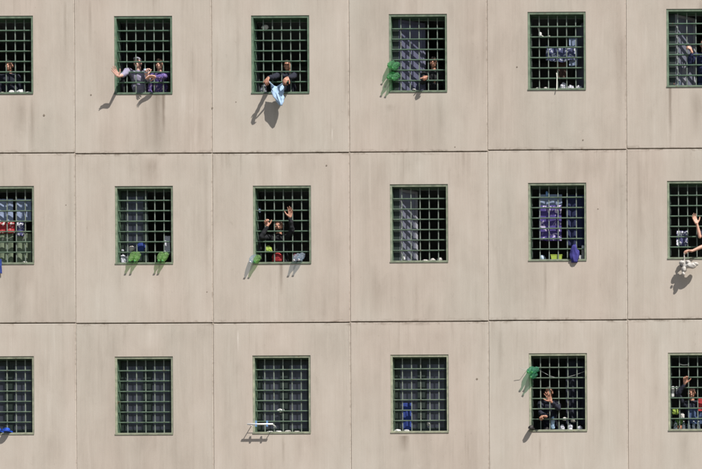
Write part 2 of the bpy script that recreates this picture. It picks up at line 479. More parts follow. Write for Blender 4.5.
# anchor plugs and small holes in the concrete
for (px, py, r) in ((44, 115.3, .036), (91, 95, .03), (477, 379, .035), (212.3, 108, .03), (326.5, 165.5, .028), (598, 209, .022),
                    (207, 292, .022), (455, 147, .02), (517, 67, .025), (583, 140, .024), (236, 102, .018), (66, 205, .018)):
    p = fac(px, py); mb = MB(); r *= .78; mb.tube([(p.x, .006, p.z), (p.x, -.0035, p.z)], [r, r * .8], 14)
    mb.build('anchor_plug', 'plug', bld)

# how faded each window's paint is (object colour)
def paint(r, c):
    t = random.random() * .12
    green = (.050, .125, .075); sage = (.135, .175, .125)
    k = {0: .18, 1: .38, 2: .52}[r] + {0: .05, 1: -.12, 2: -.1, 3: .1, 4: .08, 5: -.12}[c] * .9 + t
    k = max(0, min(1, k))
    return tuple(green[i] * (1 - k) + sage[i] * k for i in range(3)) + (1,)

# sash layout of each window: 'C' closed, 'L' left sash swung in, 'R' right sash swung in, 'LR' both, 'r' only the left one closed
SASH = {(0,0): 'LR', (0,1): 'LR', (0,2): 'LR', (0,3): 'L*', (0,4): 'LR', (0,5): 'L*', (1,0): 'LR', (1,1): 'r', (1,2): 'LR',
        (1,3): 'L*', (1,4): 'LR', (1,5): 'LR', (2,0): 'C', (2,1): 'C', (2,2): 'C', (2,3): 'C', (2,4): 'LR', (2,5): 'LR'}
SY = 0.238

def make_sash(parent, hinge, w_, z0, z1, ang, pale, m_frame, m_pane, name='sash', y=None):
    """hinge = x of the hinge; w_ signed width (+ to the right); ang = degrees swung inwards"""
    f = MB(); t, dpt = (.10 if m_pane == 'glass' else .06), .045
    sgn = 1 if w_ > 0 else -1; W = abs(w_)
    def bx(a0, a1, y0, y1, zz0, zz1): f.box(min(sgn*a0, sgn*a1), max(sgn*a0, sgn*a1), y0, y1, zz0, zz1)
    bx(0, t, 0, dpt, z0, z1); bx(W - t, W, 0, dpt, z0, z1)
    bx(t, W - t, 0, dpt, z0, z0 + t); bx(t, W - t, 0, dpt, z1 - t, z1)
    so_ = f.build(name, m_frame, parent)
    p = MB(); p.box(min(sgn*t, sgn*(W-t)), max(sgn*t, sgn*(W-t)), .018, .026, z0 + t, z1 - t)
    po = p.build('pane', m_pane, so_)
    so_.location = (hinge, SY if y is None else y, 0); so_.rotation_euler = (0, 0, sgn * R(ang))
    return so_

for (r, c), (wx, wz) in WIN.items():
    col = paint(r, c)
    fr = MB(); iw, ih = FW/2 - .042, FH/2 - .046
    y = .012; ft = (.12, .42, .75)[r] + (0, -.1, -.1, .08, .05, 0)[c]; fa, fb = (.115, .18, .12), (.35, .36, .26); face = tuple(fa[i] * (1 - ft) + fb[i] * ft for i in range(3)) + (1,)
    ring(fr, [(wx - FW/2, wx + FW/2, wz - FH/2, wz + FH/2, .10), (wx - FW/2, wx + FW/2, wz - FH/2, wz + FH/2, y),
              (wx - iw, wx + iw, wz - ih, wz + ih, y + .004), (wx - iw, wx + iw, wz - ih, wz + ih, .03),
              (wx - iw - .01, wx + iw + .01, wz - ih - .01, wz + ih + .01, .03)])
    wo = fr.build('window', 'green', bld); wo.color = face
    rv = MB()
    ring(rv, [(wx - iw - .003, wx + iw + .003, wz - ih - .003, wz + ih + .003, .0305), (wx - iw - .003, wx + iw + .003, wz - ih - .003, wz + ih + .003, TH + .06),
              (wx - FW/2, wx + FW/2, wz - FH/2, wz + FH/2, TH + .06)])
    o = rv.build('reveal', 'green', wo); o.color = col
    sl = MB(); sl.box(wx - FW/2 - .004, wx + FW/2 + .004, -.014, .0115, wz - FH/2 - .003, wz - FH/2 + .026)
    o = sl.build('sill_strip', 'green', wo); o.color = tuple(v * .82 for v in face[:3]) + (1,)
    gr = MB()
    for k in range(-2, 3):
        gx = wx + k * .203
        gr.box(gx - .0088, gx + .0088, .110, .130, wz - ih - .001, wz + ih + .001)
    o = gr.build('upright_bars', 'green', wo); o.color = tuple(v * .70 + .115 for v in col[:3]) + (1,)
    gr = MB()
    for k in range(6):
        gz = wz + (k - 2.5) * .230
        gr.box(wx - iw - .001, wx + iw + .001, .080, .1355, gz - .0095, gz + .0095)
    o = gr.build('cross_bars', 'green', wo); o.color = tuple(v * 1.05 + .02 for v in col[:3]) + (1,)
    # cell behind
    rm = MB(); x0, x1, y0, y1 = wx - 1.40, wx + 1.40, TH + .065, 4.4
    zf, zc = wz - FH/2 - .90, wz + FH/2 + .35
    n = len(rm.v)
    rm.v += [(x0, y0, zf), (x1, y0, zf), (x1, y1, zf), (x0, y1, zf), (x0, y0, zc), (x1, y0, zc), (x1, y1, zc), (x0, y1, zc)]
    rm.f += [(0, 1, 2, 3), (7, 6, 5, 4), (0, 3, 7, 4), (1, 5, 6, 2), (3, 2, 6, 7)]
    # inner lining of the front wall round the opening
    ring(rm, [(x0, x1, zf, zc, y0), (wx - iw, wx + iw, wz - ih, wz + ih, y0)])
    rm.build('cell_room', 'room', wo, recalc=False)
    # sashes
    kind = SASH[(r, c)]
    z0, z1 = wz - ih + .01, wz + ih - .01
    hw = iw - .012
    if kind == 'C':
        make_sash(wo, wx - hw, hw - .003, z0, z1, 0, 0, 'sash_dark', 'glass')
        make_sash(wo, wx + hw, -(hw - .003), z0, z1, 0, 0, 'sash_dark', 'glass')
    elif kind == 'r':
        make_sash(wo, wx - hw, hw - .003, z0, z1, 0, 0, 'sash_dark', 'glass')
        make_sash(wo, wx + hw, -(hw - .003), z0, z1, 80, 0, 'sash_dark', 'glass')
    elif kind == 'L*':
        fx = MB(); fx.box(wx - iw + .003, wx - iw + .13, .16, .205, z0, z1); fx.build('fixed_side_strip', 'sash_dark', wo)
        ang, sw_, mm = {(0, 3): (27, .60, 'sash_blue'), (0, 5): (36, .52, 'sash_pale'), (1, 3): (33, .42, 'sash_pale')}[(r, c)]
        make_sash(wo, wx - iw + .135, sw_, z0, z1, ang, 1, mm, 'pane_pale' if mm == 'sash_pale' else 'pane_blue', y=.155)
        make_sash(wo, wx + hw, -(hw - .003), z0, z1, 86, 0, 'sash_dark', 'glass')
    else:
        make_sash(wo, wx - hw, hw - .003, z0, z1, 100, 0, 'sash_dark', 'glass')
        make_sash(wo, wx + hw, -(hw - .003), z0, z1, 95 if (r, c) != (0, 4) else 55, 0, 'sash_dark', 'glass' if (r, c) != (0, 4) else 'pane_pale')

def sill_z(r, c): return WIN[(r, c)][1] - FH/2 + .051
def floor_z(r, c): return WIN[(r, c)][1] - FH/2 - .90

print('T people', time.time() - T0)
# ------------------------------------------------------------------ people
def rotv(v, axis, a): return Matrix.Rotation(a, 3, axis) @ v

def hand(mb, w_, d, n, thumb, sc_=1.0, curl=(.15, .2, .25, .3), spread=.10, thumb_out=.9):
    """w_ wrist, d finger direction, n palm normal, thumb = +1/-1 along d x n"""
    d = Vector(d).normalized(); n = Vector(n); n = (n - d * n.dot(d)).normalized()
    s_ = d.cross(n) * thumb
    k = sc_
    mb.ell(w_ + d * .012 * k, .026 * k)
    lens = (.098, .108, .101, .080)
    for i in range(4):
        lat = (.031 - i * .0205) * k
        kn = w_ + d * (.088 - .006 * abs(i - 1)) * k + s_ * lat
        mb.cap(w_ + d * .018 * k + s_ * lat * .6, kn, .0165 * k, .0125 * k)
        a = (i - 1.3) * -spread
        dd = (d * math.cos(a) + s_ * math.sin(a)).normalized()
        p = kn; rad = (.0108, .0098, .0088, .0075)
        ax = dd.cross(n).normalized()
        cu = curl[i]; cur = dd
        for j, fr in enumerate((.46, .30, .24)):
            cur = rotv(cur, ax, cu * (1.0 if j == 0 else 1.15))
            q = p + cur * lens[i] * fr * k
            mb.cap(p, q, rad[j] * k, rad[j+1] * k); p = q
    # thumb
    b = w_ + d * .024 * k + s_ * .026 * k + n * .004
    td = (d * (1 - thumb_out * .45) + s_ * thumb_out + n * .25).normalized()
    p1 = b + td * .045 * k; td2 = (td + d * .5 + n * .15).normalized(); p2 = p1 + td2 * .034 * k
    p3 = p2 + (td2 + d * .3).normalized() * .026 * k
    mb.chain([b, p1, p2, p3], [.018 * k, .0135 * k, .0115 * k, .009 * k])

def ik(S, W, a, b, pole):
    S, W = Vector(S), Vector(W); v = W - S; L = v.length
    f = 1.0
    if L > (a + b) * .995:
        f = L / ((a + b) * .995)
        if f > 1.12: print('ARM STRETCH', round(f, 2))
        a, b = a * f, b * f
    t = (a*a - b*b + L*L) / (2*L); h = math.sqrt(max(0, a*a - t*t))
    u = v / L; pole = Vector(pole); pole = (pole - u * pole.dot(u)).normalized()
    return S + u * t + pole * h

def person(win, head, label, arms, top='f_navy', skin='skin', hair='hair_dark', lean=.16, yaw=0, sleeve=1.0, under=None,
           legs='f_jeans', sh_y=.30, short=False, hairstyle='short', beard=False, tilt=0, sw=.185):
    """win=(row,col); head=(px,py) of the face; arms: dicts(side,-1 image left/+1 image right, wrist, dir, normal, thumb, curl, pole)"""
    fz = floor_z(*win)
    hy = sh_y + .0
    H = at(head[0], head[1], hy)                      # centre of the head
    hgt = (H.z - fz) / .93                            # standing height
    k = max(.93, min(1.06, hgt / 1.75))
    fwd = Vector((0, -1, 0))
    neck = H + Vector((0, .03, -.135 * k)); chest = H + Vector((0, .05, -.36 * k)); belly = H + Vector((0, .05 + lean * .6, -.58 * k))
    hip = H + Vector((0, .05 + lean, -.78 * k))
    body = MB()
    # ---- head
    ry = Matrix.Rotation(R(yaw), 3, 'Z') @ Matrix.Rotation(R(tilt), 3, 'Y')
    def hp(x, y, z): return H + ry @ Vector((x * k, y * k, z * k))
    body.ell(hp(0, .018, .03), (.076*k, .095*k, .090*k), ry, 3)
    body.ell(hp(0, -.012, -.035), (.062*k, .075*k, .080*k), ry, 3)
    body.ell(hp(0, -.052, -.085), (.030*k, .026*k, .024*k), ry)          # chin
    body.cap(hp(0, -.085, .012), hp(0, -.104, -.022), .009*k, .014*k)    # nose
    for sx in (-1, 1):
        body.ell(hp(sx*.030, -.070, .022), (.024*k, .016*k, .009*k), ry) # brow
        body.ell(hp(sx*.040, -.058, -.022), (.022*k, .020*k, .020*k), ry) # cheek
        body.ell(hp(sx*.078, .012, -.005), (.010*k, .020*k, .031*k), ry) # ear
        body.cap(hp(sx*.018, -.082, -.058), hp(0, -.087, -.058), .008*k, .010*k)  # lips
    body.cap(hp(0, .03, -.06), neck + Vector((0, .01, -.05)), .056*k, .062*k)
    # ---- trunk and legs (inside the clothes)
    body.ell(chest + Vector((0, 0, .04)), (.145*k, .095*k, .16*k)); body.ell(belly, (.130*k, .090*k, .15*k)); body.ell(hip, (.145*k, .10*k, .12*k))
    shl = MB(); leg = MB()
    shl.ell(chest + Vector((0, 0, .06)), (.175*k, .118*k, .17*k)); shl.ell((chest + belly) / 2, (.165*k, .112*k, .19*k))
    shl.ell(belly, (.160*k, .112*k, .17*k)); shl.ell((belly + hip) / 2, (.165*k, .118*k, .13*k))
    shl.cap(neck + Vector((0, .012, -.055*k)), neck + Vector((0, .012, -.085*k)), .074*k, .090*k)
    leg.ell(hip, (.168*k, .120*k, .125*k))
    for sx in (-1, 1):
        h0 = hip + Vector((sx*.085*k, 0, -.03)); kn = Vector((h0.x + sx*.02, h0.y - .02, fz + .48*k)); an = Vector((h0.x + sx*.03, h0.y + .02, fz + .085))
        body.chain([h0, kn, an], [.080*k, .052*k, .038*k]); body.chain([an, an + Vector((sx*.015, -.06, -.045)), an + Vector((sx*.025, -.155, -.057))], [.04, .038, .028])
        leg.chain([h0, kn, an + Vector((0, 0, .02))], [.098*k, .074*k, .062*k])
    # ---- arms
    done = set()
    for A in arms:
        sx = A['side']; done.add(sx)
        S = H + Vector((sx * sw * k, .04 + A.get('sy', 0), -.235*k + A.get('sz', 0)))
        Wp = A['wrist'] if isinstance(A['wrist'], Vector) else at(*A['wrist'])
        E = ik(S, Wp, .295*k, .265*k, A.get('pole', (sx*.4, .3, -1)))
        body.chain([S, (S + E) / 2, E, E.lerp(Wp, .35), Wp], [.050*k, .044*k, .036*k, .038*k, .024*k])
        hand(body, Wp, A['dir'], A['normal'], A['thumb'], k * A.get('hk', 1.16), A.get('curl', (.15, .2, .25, .3)), A.get('spread', .10), A.get('tho', .9))
        sl = A.get('sleeve', sleeve)
        shl.cap(chest + Vector((sx*.09*k, 0, .12*k)), S, .085*k, .066*k)
        if sl >= 1:
            shl.chain([S, (S + E)/2, E, E.lerp(Wp, .5), E.lerp(Wp, .93)], [.066*k, .060*k, .052*k, .047*k, .036*k])
        elif sl > .45:
            shl.chain([S, (S + E)/2, E, E.lerp(Wp, (sl - .5) * 2)], [.066*k, .060*k, .052*k, .050*k])
        else: shl.chain([S, S.lerp(E, .62)], [.068*k, .066*k])
    for sx in (-1, 1):
        if sx in done: continue
        S = H + Vector((sx * sw * k, .04, -.235*k)); E = S + Vector((sx*.06, .06, -.29*k)); Wp = E + Vector((-sx*.01, -.05, -.25*k))
        body.chain([S, (S + E)/2, E, E.lerp(Wp, .35), Wp], [.050*k, .044*k, .036*k, .038*k, .024*k])
        hand(body, Wp, (0, -.1, -1), (-sx, 0, 0), sx if False else -1, k, (.3, .35, .4, .45))
        shl.cap(chest + Vector((sx*.09*k, 0, .12*k)), S, .085*k, .066*k)
        shl.chain([S, (S + E)/2, E, E.lerp(Wp, .93)] if not short else [S, S.lerp(E, .62)], [.066*k, .060*k, .052*k, .036*k] if not short else [.068*k, .066*k])
    po = fuse(body, 'person', skin, .0064, None, 3)
    recenter(po, (hip.x, hip.y, fz))
    tag(po, label, 'person'); print('PT', round(time.time() - T0, 1), len(po.data.vertices))
    def kid(o): adopt(o, po); return o
    kid(fuse(shl, 'sweater' if not short else 't_shirt', top, .011, None, 2, .017, 15.0))
    kid(fuse(leg, 'trousers', legs, .024, None, 2, .008, 9.0))
    hm = MB()
    if hairstyle == 'short':
        hm.ell(hp(0, .030, .050), (.081*k, .092*k, .082*k), ry, 3); hm.ell(hp(0, .055, .0), (.074*k, .066*k, .085*k), ry, 3)
        hm.ell(hp(0, -.030, .098), (.058*k, .045*k, .026*k), ry)
        kid(fuse(hm, 'hair', hair, .008, None, 2, .006, 60.0))
    elif hairstyle == 'cap':
        hm.ell(hp(0, .020, .070), (.083*k, .098*k, .060*k), ry, 3); hm.ell(hp(0, -.095, .062), (.060*k, .060*k, .010*k), ry, 3)
        kid(fuse(hm, 'cap', 'f_grey', .008, None, 2))
        h2 = MB(); h2.ell(hp(0, .055, .0), (.073*k, .062*k, .075*k), ry, 3); kid(fuse(h2, 'hair', hair, .008, None, 2))
    if beard:
        bm_ = MB(); bm_.ell(hp(0, -.050, -.088), (.040*k, .036*k, .032*k), ry); bm_.ell(hp(.045, -.02, -.06), (.02*k, .035*k, .04*k), ry)
        bm_.ell(hp(-.045, -.02, -.06), (.02*k, .035*k, .04*k), ry); bm_.cap(hp(-.022, -.086, -.046), hp(.022, -.086, -.046), .008, .008)
        kid(fuse(bm_, 'beard', hair, .007, None, 2, .004, 60.0))
    for sx in (-1, 1):
        e = MB(); e.ell(hp(sx*.031, -.079, .004), (.012*k, .007*k, .007*k), ry); kid(e.build('eye', 'eye', smooth=True))
    e = MB(); e.ell(hp(0, -.089, -.058), (.022*k, .008*k, .0035*k), ry); kid(e.build('mouth', 'lip', smooth=True))
    return po

V = Vector
# row 0
person((0, 0), (9, 66), 'tanned man in a dark blue top, deep in shade in the upper left corner window',
       [], 'f_navy', 'skin_tan', sh_y=.42)
person((0, 1), (137.5, 63), 'man in a grey cap and lilac top stretching one forearm sideways out of the bars',
       [dict(side=-1, wrist=(118.2, 76.5, -.34), dir=(-.42, -.42, .80), normal=(.3, -.8, -.1), thumb=1, curl=(.12, .12, .15, .2), spread=.14, sleeve=.62, pole=(.3, -.1, -1), sz=.05, sy=-.13),
        dict(side=1, wrist=(146.5, 75.5, -.20), dir=(.1, -.5, .75), normal=(.7, -.5, 0), thumb=1, curl=(.6, .65, .7, .75), sleeve=.6, sy=-.06)],
       'f_lilac', 'skin_pale', 'hair_grey', sh_y=.29, hairstyle='cap', legs='f_black')
person((0, 1), (159.5, 65), 'man in a violet checked long sleeve beside the man in the cap',
       [dict(side=1, wrist=(155.5, 76.8, -.24), dir=(-.95, -.28, .0), normal=(.1, -.3, -.9), thumb=-1, curl=(.2, .25, .3, .35), pole=(1, -.4, -.4), sy=-.04)],
       'check_violet', 'skin', 'hair_brown', sh_y=.30, legs='f_black')
person((0, 2), (287.5, 66), 'man in a navy sweater with both hands out, holding a light blue bag',
       [dict(side=-1, wrist=(268.5, 77.5, -.40), dir=(-.2, -.55, -.8), normal=(.2, .5, -.6), thumb=-1, curl=(.35, .4, .45, .5), pole=(-.6, .2, -.6), sy=-.12),
        dict(side=1, wrist=(288, 77.5, -.36), dir=(-.45, -.5, -.75), normal=(-.3, .5, -.5), thumb=1, curl=(.35, .4, .45, .5), pole=(.8, .2, -.4), sy=-.12)],
       'f_navy', 'skin_tan', 'hair_brown', sh_y=.24)
person((0, 3), (433.5, 63), 'man in a black sweater pushing one bare fist out beside green bottles',
       [dict(side=-1, wrist=(427, 77, -.12), dir=(-.25, -.9, -.15), normal=(.1, .2, -1), thumb=-1, curl=(.9, .95, 1.0, 1.0), pole=(-.5, .2, -1), sy=-.1)],
       'f_black', 'skin_tan', sh_y=.30)
person((0, 5), (704, 45), 'man in a dark blue shirt at the upper right corner window, one hand raised',
       [dict(side=-1, wrist=(692, 53, .05), dir=(-.25, -.45, .8), normal=(-.9, .2, .0), thumb=-1, curl=(.7, .75, .8, .8), pole=(-.5, .2, -1), sy=-.06)],
       'f_blue', 'skin', sh_y=.33)
# row 1
person((1, 2), (278.5, 226.5), 'man in dark clothes waving with both hands raised behind the bars, one palm open',
       [dict(side=-1, wrist=(267.5, 226.5, .03), dir=(-.25, -.1, .95), normal=(.5, -.85, 0), thumb=1, curl=(.85, .9, .95, 1.0), pole=(-.5, .1, -1), sy=-.05),
        dict(side=1, wrist=(290, 217.5, -.06), dir=(.10, -.10, 1), normal=(-.1, -1, 0), thumb=-1, curl=(.16, .12, .18, .26), spread=.12, pole=(.5, .0, -1), sy=-.05)],
       'f_black', 'skin_tan', 'hair_brown', sh_y=.30, beard=True)
person((1, 5), (709, 222), 'bare-armed man in a dark shirt at the right edge dangling a white bundle',
       [dict(side=-1, wrist=(697, 224, -.10), dir=(-.40, -.12, .92), normal=(.5, -.8, 0), thumb=1, curl=(.14, .12, .14, .2), spread=.12, sleeve=.4, pole=(.2, .2, -1), sy=-.08),
        dict(side=1, wrist=(692, 251, -.16), dir=(-.85, -.45, .05), normal=(.0, .2, -1), thumb=-1, curl=(.5, .55, .6, .6), sleeve=.4, pole=(.8, 0, -.6), sy=-.18, sz=-.12)],
       'f_navy', 'skin', sh_y=.26, short=True, lean=.1)
# row 2
person((2, 4), (549, 392.5), 'man in a dark sweater waving one open palm beside teal bottles',
       [dict(side=1, wrist=(551, 401.5, -.20), dir=(-.42, -.12, .9), normal=(-.1, -1, -.1), thumb=-1, curl=(.2, .14, .2, .3), spread=.12, pole=(.8, .1, -1), sleeve=.86, sy=-.08, sz=-.03),
        dict(side=-1, wrist=(546.5, 416.5, -.08), dir=(-.85, -.5, .05), normal=(.2, .2, -1), thumb=-1, curl=(.8, .85, .9, .95), pole=(-.6, .1, -.8), sy=-.08)],
       'f_navy', 'skin_tan', sh_y=.34)
person((2, 5), (691.5, 393), 'man in a navy sweater raising one fist at the lower right corner window',
       [dict(side=-1, wrist=(685, 383.5, .02), dir=(.1, -.15, .95), normal=(.2, -1, 0), thumb=1, curl=(.6, .7, .75, .8), pole=(-.6, .1, -.6), sy=-.04)],
       'f_navy', 'skin_tan', sh_y=.33)

# ------------------------------------------------------------------ things in and on the windows
def bottle(name, base, tip, r, m, capm, label, cat='bottle', group=None):
    base, tip = V(base), V(tip); d = (tip - base); L = d.length; d.normalize()
    prof = [(0, .55), (.015, .93), (.05, 1), (.12, .99), (.15, .90), (.18, .99), (.25, 1), (.28, .90), (.31, .99), (.38, 1), (.41, .91), (.44, 1), (.55, 1), (.66, .92), (.76, .66), (.85, .40), (.90, .31), (.955, .31)]
    b = MB(); b.tube([base + d * (t * L) for t, _ in prof], [max(.004, q * r) for _, q in prof], 18)
    sd = random.random() * 30
    b.v = [tuple(V(v) + V((mnoise.noise(V(v) * 28 + V((sd, 0, 0))), mnoise.noise(V(v) * 28 + V((0, sd, 0))), mnoise.noise(V(v) * 28 + V((0, 0, sd))))) * r * .34) for v in b.v]
    o = b.build(name, m, None, False); recenter(o, base); tag(o, label, cat, group)
    c_ = MB(); c_.tube([base + d * L * .945, base + d * L], [r * .36, r * .35], 14); cc = c_.build('cap', capm, None, False); adopt(cc, o)
    cc.matrix_parent_inverse = Matrix.Translation(-base)
    return o

def bunch(label, spots, r=.062, reach=.20, drop=.19, dx=0, y0=.08):
    """plastic bottles tied together and pushed out between the bars; spots = (px, py, material, cap)"""
    root = empty('bottle_bunch', at(sum(q[0] for q in spots) / len(spots), max(q[1] for q in spots), y0))
    tag(root, label, 'bottles', 'bunches of plastic bottles pushed out between the bars')
    for (px, py, m, capm) in spots:
        b = at(px, py, y0)
        o = bottle('bottle', b, b + V((dx + random.uniform(-.015, .015), -reach - y0, -drop + random.uniform(-.015, .015))), r, m, capm, None, None)
        o.location -= root.location; o.parent = root

LG = ('bottle_lime', 'cap_green'); DG = ('bottle_green', 'cap_green'); TG = ('bottle_teal', 'cap_green'); CL = ('bottle_clear', 'cap_white')
bunch('bright green crumpled bottles out below the royal blue bag, left of two bright green bunches', [(134, 254, *LG), (138.6, 254, *LG)], reach=.17, drop=.21)
bunch('bright green crumpled bottles below the pale grey rag, right of two bright green bunches', [(162, 254, *LG), (166.2, 254.3, *LG)], reach=.17, drop=.21)
bunch('tall bunch of dark green bottles at the frame, beside the man pushing a fist out',
      [(393.2, 63.5, *DG), (397.5, 64.5, *DG), (393.2, 74.5, *DG), (397.8, 75, *DG)], reach=.22, drop=.17, dx=-.05)
bunch('teal green bottles bunched high at the frame above the man waving one open palm',
      [(532.5, 368.5, *TG), (537, 369, *TG), (535, 374, *TG)], r=.06, reach=.24, drop=.14, dx=-.05)
bunch('one clear and one green bottle together at the left end of the two-handed waver\'s sill', [(254.8, 256.5, *CL), (258.8, 257, *LG)], dx=-.02)
bunch('clear bluish bottles together at the right end of the two-handed waver\'s sill', [(298.5, 255.5, *CL), (302.6, 255, *CL)], dx=-.02)

def cloth(name, px0, px1, py0, py1, Y, m, label, cat='cloth', folds=3, amp=.02, group=None, lower=None, thick=.006, sag=0, ragged=.02):
    """hanging cloth between photo columns px0..px1 and rows py0..py1 at depth Y"""
    a = at(px0, py0, Y); b = at(px1, py1, Y)
    nx, nz_ = 28, 28; bm = bmesh.new(); seed = random.random() * 50
    grid = []
    for j in range(nz_ + 1):
        row = []
        t = j / nz_
        for i in range(nx + 1):
            u = i / nx
            wd = 1.0 if lower is None else 1 + (lower - 1) * t
            x = (a.x + b.x) / 2 + (u - .5) * (b.x - a.x) * wd
            z = a.z + (b.z - a.z) * t - sag * math.sin(math.pi * u) * (1 - t * .4)
            z += ragged * t * (mnoise.noise(V((u * 3, seed, 0))))
            y = Y + amp * math.sin(u * folds * 2 * math.pi + seed + 1.1 * t) * (.35 + .65 * t) + amp * .8 * mnoise.noise(V((u * 4, t * 4, seed)))
            row.append(bm.verts.new((x, y, z)))
        grid.append(row)
    for j in range(nz_):
        for i in range(nx): bm.faces.new((grid[j][i], grid[j+1][i], grid[j+1][i+1], grid[j][i+1]))
    me = bpy.data.meshes.new(name); bm.to_mesh(me); bm.free()
    me.polygons.foreach_set('use_smooth', [True] * len(me.polygons))
    o = link(name, me, m); so_ = o.modifiers.new('thickness', 'SOLIDIFY'); so_.thickness = thick
    recenter(o, ((a.x + b.x) / 2, Y, a.z)); tag(o, label, cat, group)
    return o

def lump(name, px, py, Y, rx, ry, rz, m, label, cat, group=None, amp=.35, freq=1.6, base=True, sub=4):
    """crumpled bag, bundle or rag; stands on py (bottom) when base"""
    p = at(px, py, Y); bm = bmesh.new(); bmesh.ops.create_icosphere(bm, subdivisions=sub, radius=1)
    sd = V((random.random() * 40, random.random() * 40, random.random() * 40))
    for v in bm.verts:
        n0 = v.co.normalized(); k = 1 + amp * mnoise.noise(n0 * freq + sd) + amp * .55 * mnoise.noise(n0 * freq * 2.7 + sd) - amp * .3 * abs(mnoise.noise(n0 * freq * 4.5 + sd))
        v.co = V((n0.x * rx * k, n0.y * ry * k, n0.z * rz * k))
        if base and v.co.z < -rz * .72: v.co.z = -rz * .72
    me = bpy.data.meshes.new(name); bm.to_mesh(me); bm.free()
    me.polygons.foreach_set('use_smooth', [True] * len(me.polygons))
    o = link(name, me, m); o.location = p + V((0, 0, rz * .72 if base else 0))
    tag(o, label, cat, group); return o

def on_sill(r, c, px, Y=.20):
    """photo row at which something standing on this window's inner sill at depth Y meets it (as a world point)"""
    p = at(px, WY[r][c], Y); return V((p.x, Y, sill_z(r, c)))

def sill_lump(r, c, px, rx, rz, m, label, cat='bag', Y=.19, group=None, ry=.05, **k):
    o = lump('crumpled_' + cat.replace(' ', '_'), px, 0, Y, rx, ry, rz, m, label, cat, group, **k)
    o.location = on_sill(r, c, px, Y) + V((0, 0, rz * .72)); return o

# ---- row 0, col 0
sill_lump(0, 0, 12.5, .085, .055, 'white', 'white crumpled bag nearest the tanned man on the sill of the upper left corner window')
sill_lump(0, 0, 20.5, .090, .065, 'white', 'white crumpled bag, middle of three on the upper left corner window sill')
sill_lump(0, 0, 28.5, .060, .035, 'white', 'small flat white bag at the frame end of the upper left corner sill')
sill_lump(0, 0, 3, .05, .03, 'offwhite', 'tiny off-white rag low on the upper left corner sill at the photo edge', 'rag')

# ---- row 0, col 1: pale blue cup held by the man in the cap
def cup(p, r, h, m, label, name='cup'):
    b = MB(); n = 18
    b.tube([p, p + V((0, 0, h * .5)), p + V((0, 0, h)), p + V((0, 0, h - .004)), p + V((0, 0, .006))], [r * .78, r * .9, r, r * .93, r * .7], n)
    o = b.build(name, m, None, True); recenter(o, p); hd = MB()
    q = [p + V((r * .9 + .028 * math.sin(t), 0, h * .5 + .03 * math.cos(t))) for t in [math.pi * i / 8 for i in range(9)]]
    hd.tube(q, .006, 8); adopt(hd.build('handle', m, None, True), o)
    return tag(o, label, 'cup')
mat('cup_blue', (.42, .52, .62), .3)
cup(at(145.6, 73.2, -.26), .042, .085, 'cup_blue', 'pale blue cup held up at the bars by the man in the grey cap')

# ---- row 0, col 2: light blue bag hanging from the hands
def bag_hanging():
    ts = [(0, .16, .012), (.12, .19, .025), (.35, .185, .05), (.6, .15, .06), (.82, .10, .05), (1, .035, .02)]
    a = at(276, 86, -.19); b = at(281, 105.5, -.245)
    bm = bmesh.new(); rings = []
    n = 52
    for j in range(25):
        t = j / 24
        for q in range(len(ts) - 1):
            if ts[q][0] <= t <= ts[q+1][0]:
                s_ = (t - ts[q][0]) / (ts[q+1][0] - ts[q][0]); hw = ts[q][1] + (ts[q+1][1] - ts[q][1]) * s_; hd = ts[q][2] + (ts[q+1][2] - ts[q][2]) * s_
        c_ = a.lerp(b, t); row = []
        for i in range(n):
            ang = 2 * math.pi * i / n
            wr = 1 + .28 * mnoise.noise(V((math.cos(ang) * 2.2, math.sin(ang) * 2.2, t * 3.5 + 3)))+ .13 * math.sin(ang * 5 + t * 4) + .09 * math.sin(ang * 8 - t * 6) + .22 * mnoise.noise(V((math.cos(ang) * 5, math.sin(ang) * 5, t * 7)))
            row.append(bm.verts.new(c_ + V((hw * .70 * math.cos(ang) * wr, hd * math.sin(ang) * wr, .03 * math.sin(ang * 2 + 1) * (1 - t)))))
        rings.append(row)
    for j in range(24):
        for i in range(n): bm.faces.new((rings[j][i], rings[j+1][i], rings[j+1][(i+1) % n], rings[j][(i+1) % n]))
    bm.faces.new(rings[0]); bm.faces.new(list(reversed(rings[-1])))
    me = bpy.data.meshes.new('plastic_bag'); bm.to_mesh(me); bm.free(); me.polygons.foreach_set('use_smooth', [True] * len(me.polygons))
    o = link('plastic_bag', me, 'f_lightblue'); recenter(o, a)
    hd = MB(); q0, q1 = at(268.8, 81.5, -.42), at(284.6, 82, -.40)
    hd.tube([q0, q0.lerp(a, .6) + V((-.02, 0, -.02)), a + V((-.06, 0, -.015))], [.012, .018, .03], 10)
    hd.tube([q1, q1.lerp(a, .6) + V((.02, 0, -.02)), a + V((.06, 0, -.015))], [.012, .018, .03], 10)
    adopt(hd.build('handles', 'f_lightblue', None, True), o)
    tag(o, 'light blue bag hanging by its handles from two hands outside the bars', 'bag')
bag_hanging()
sill_lump(0, 2, 263, .075, .12, 'f_grey', 'grey cloth bundle in the left bottom corner above the hanging blue bag', 'bundle')
lump('rag', 265, 27.5, .22, .07, .03, .06, 'offwhite', 'small pale rag high in the left corner of the window with the blue bag', 'rag', base=False)

# ---- row 0, col 3: bluish curtain behind the bars
sill_lump(0, 3, 414, .04, .018, 'white', 'scrap of white paper on the sill below the blue sash of the fist window', 'paper', Y=.03)

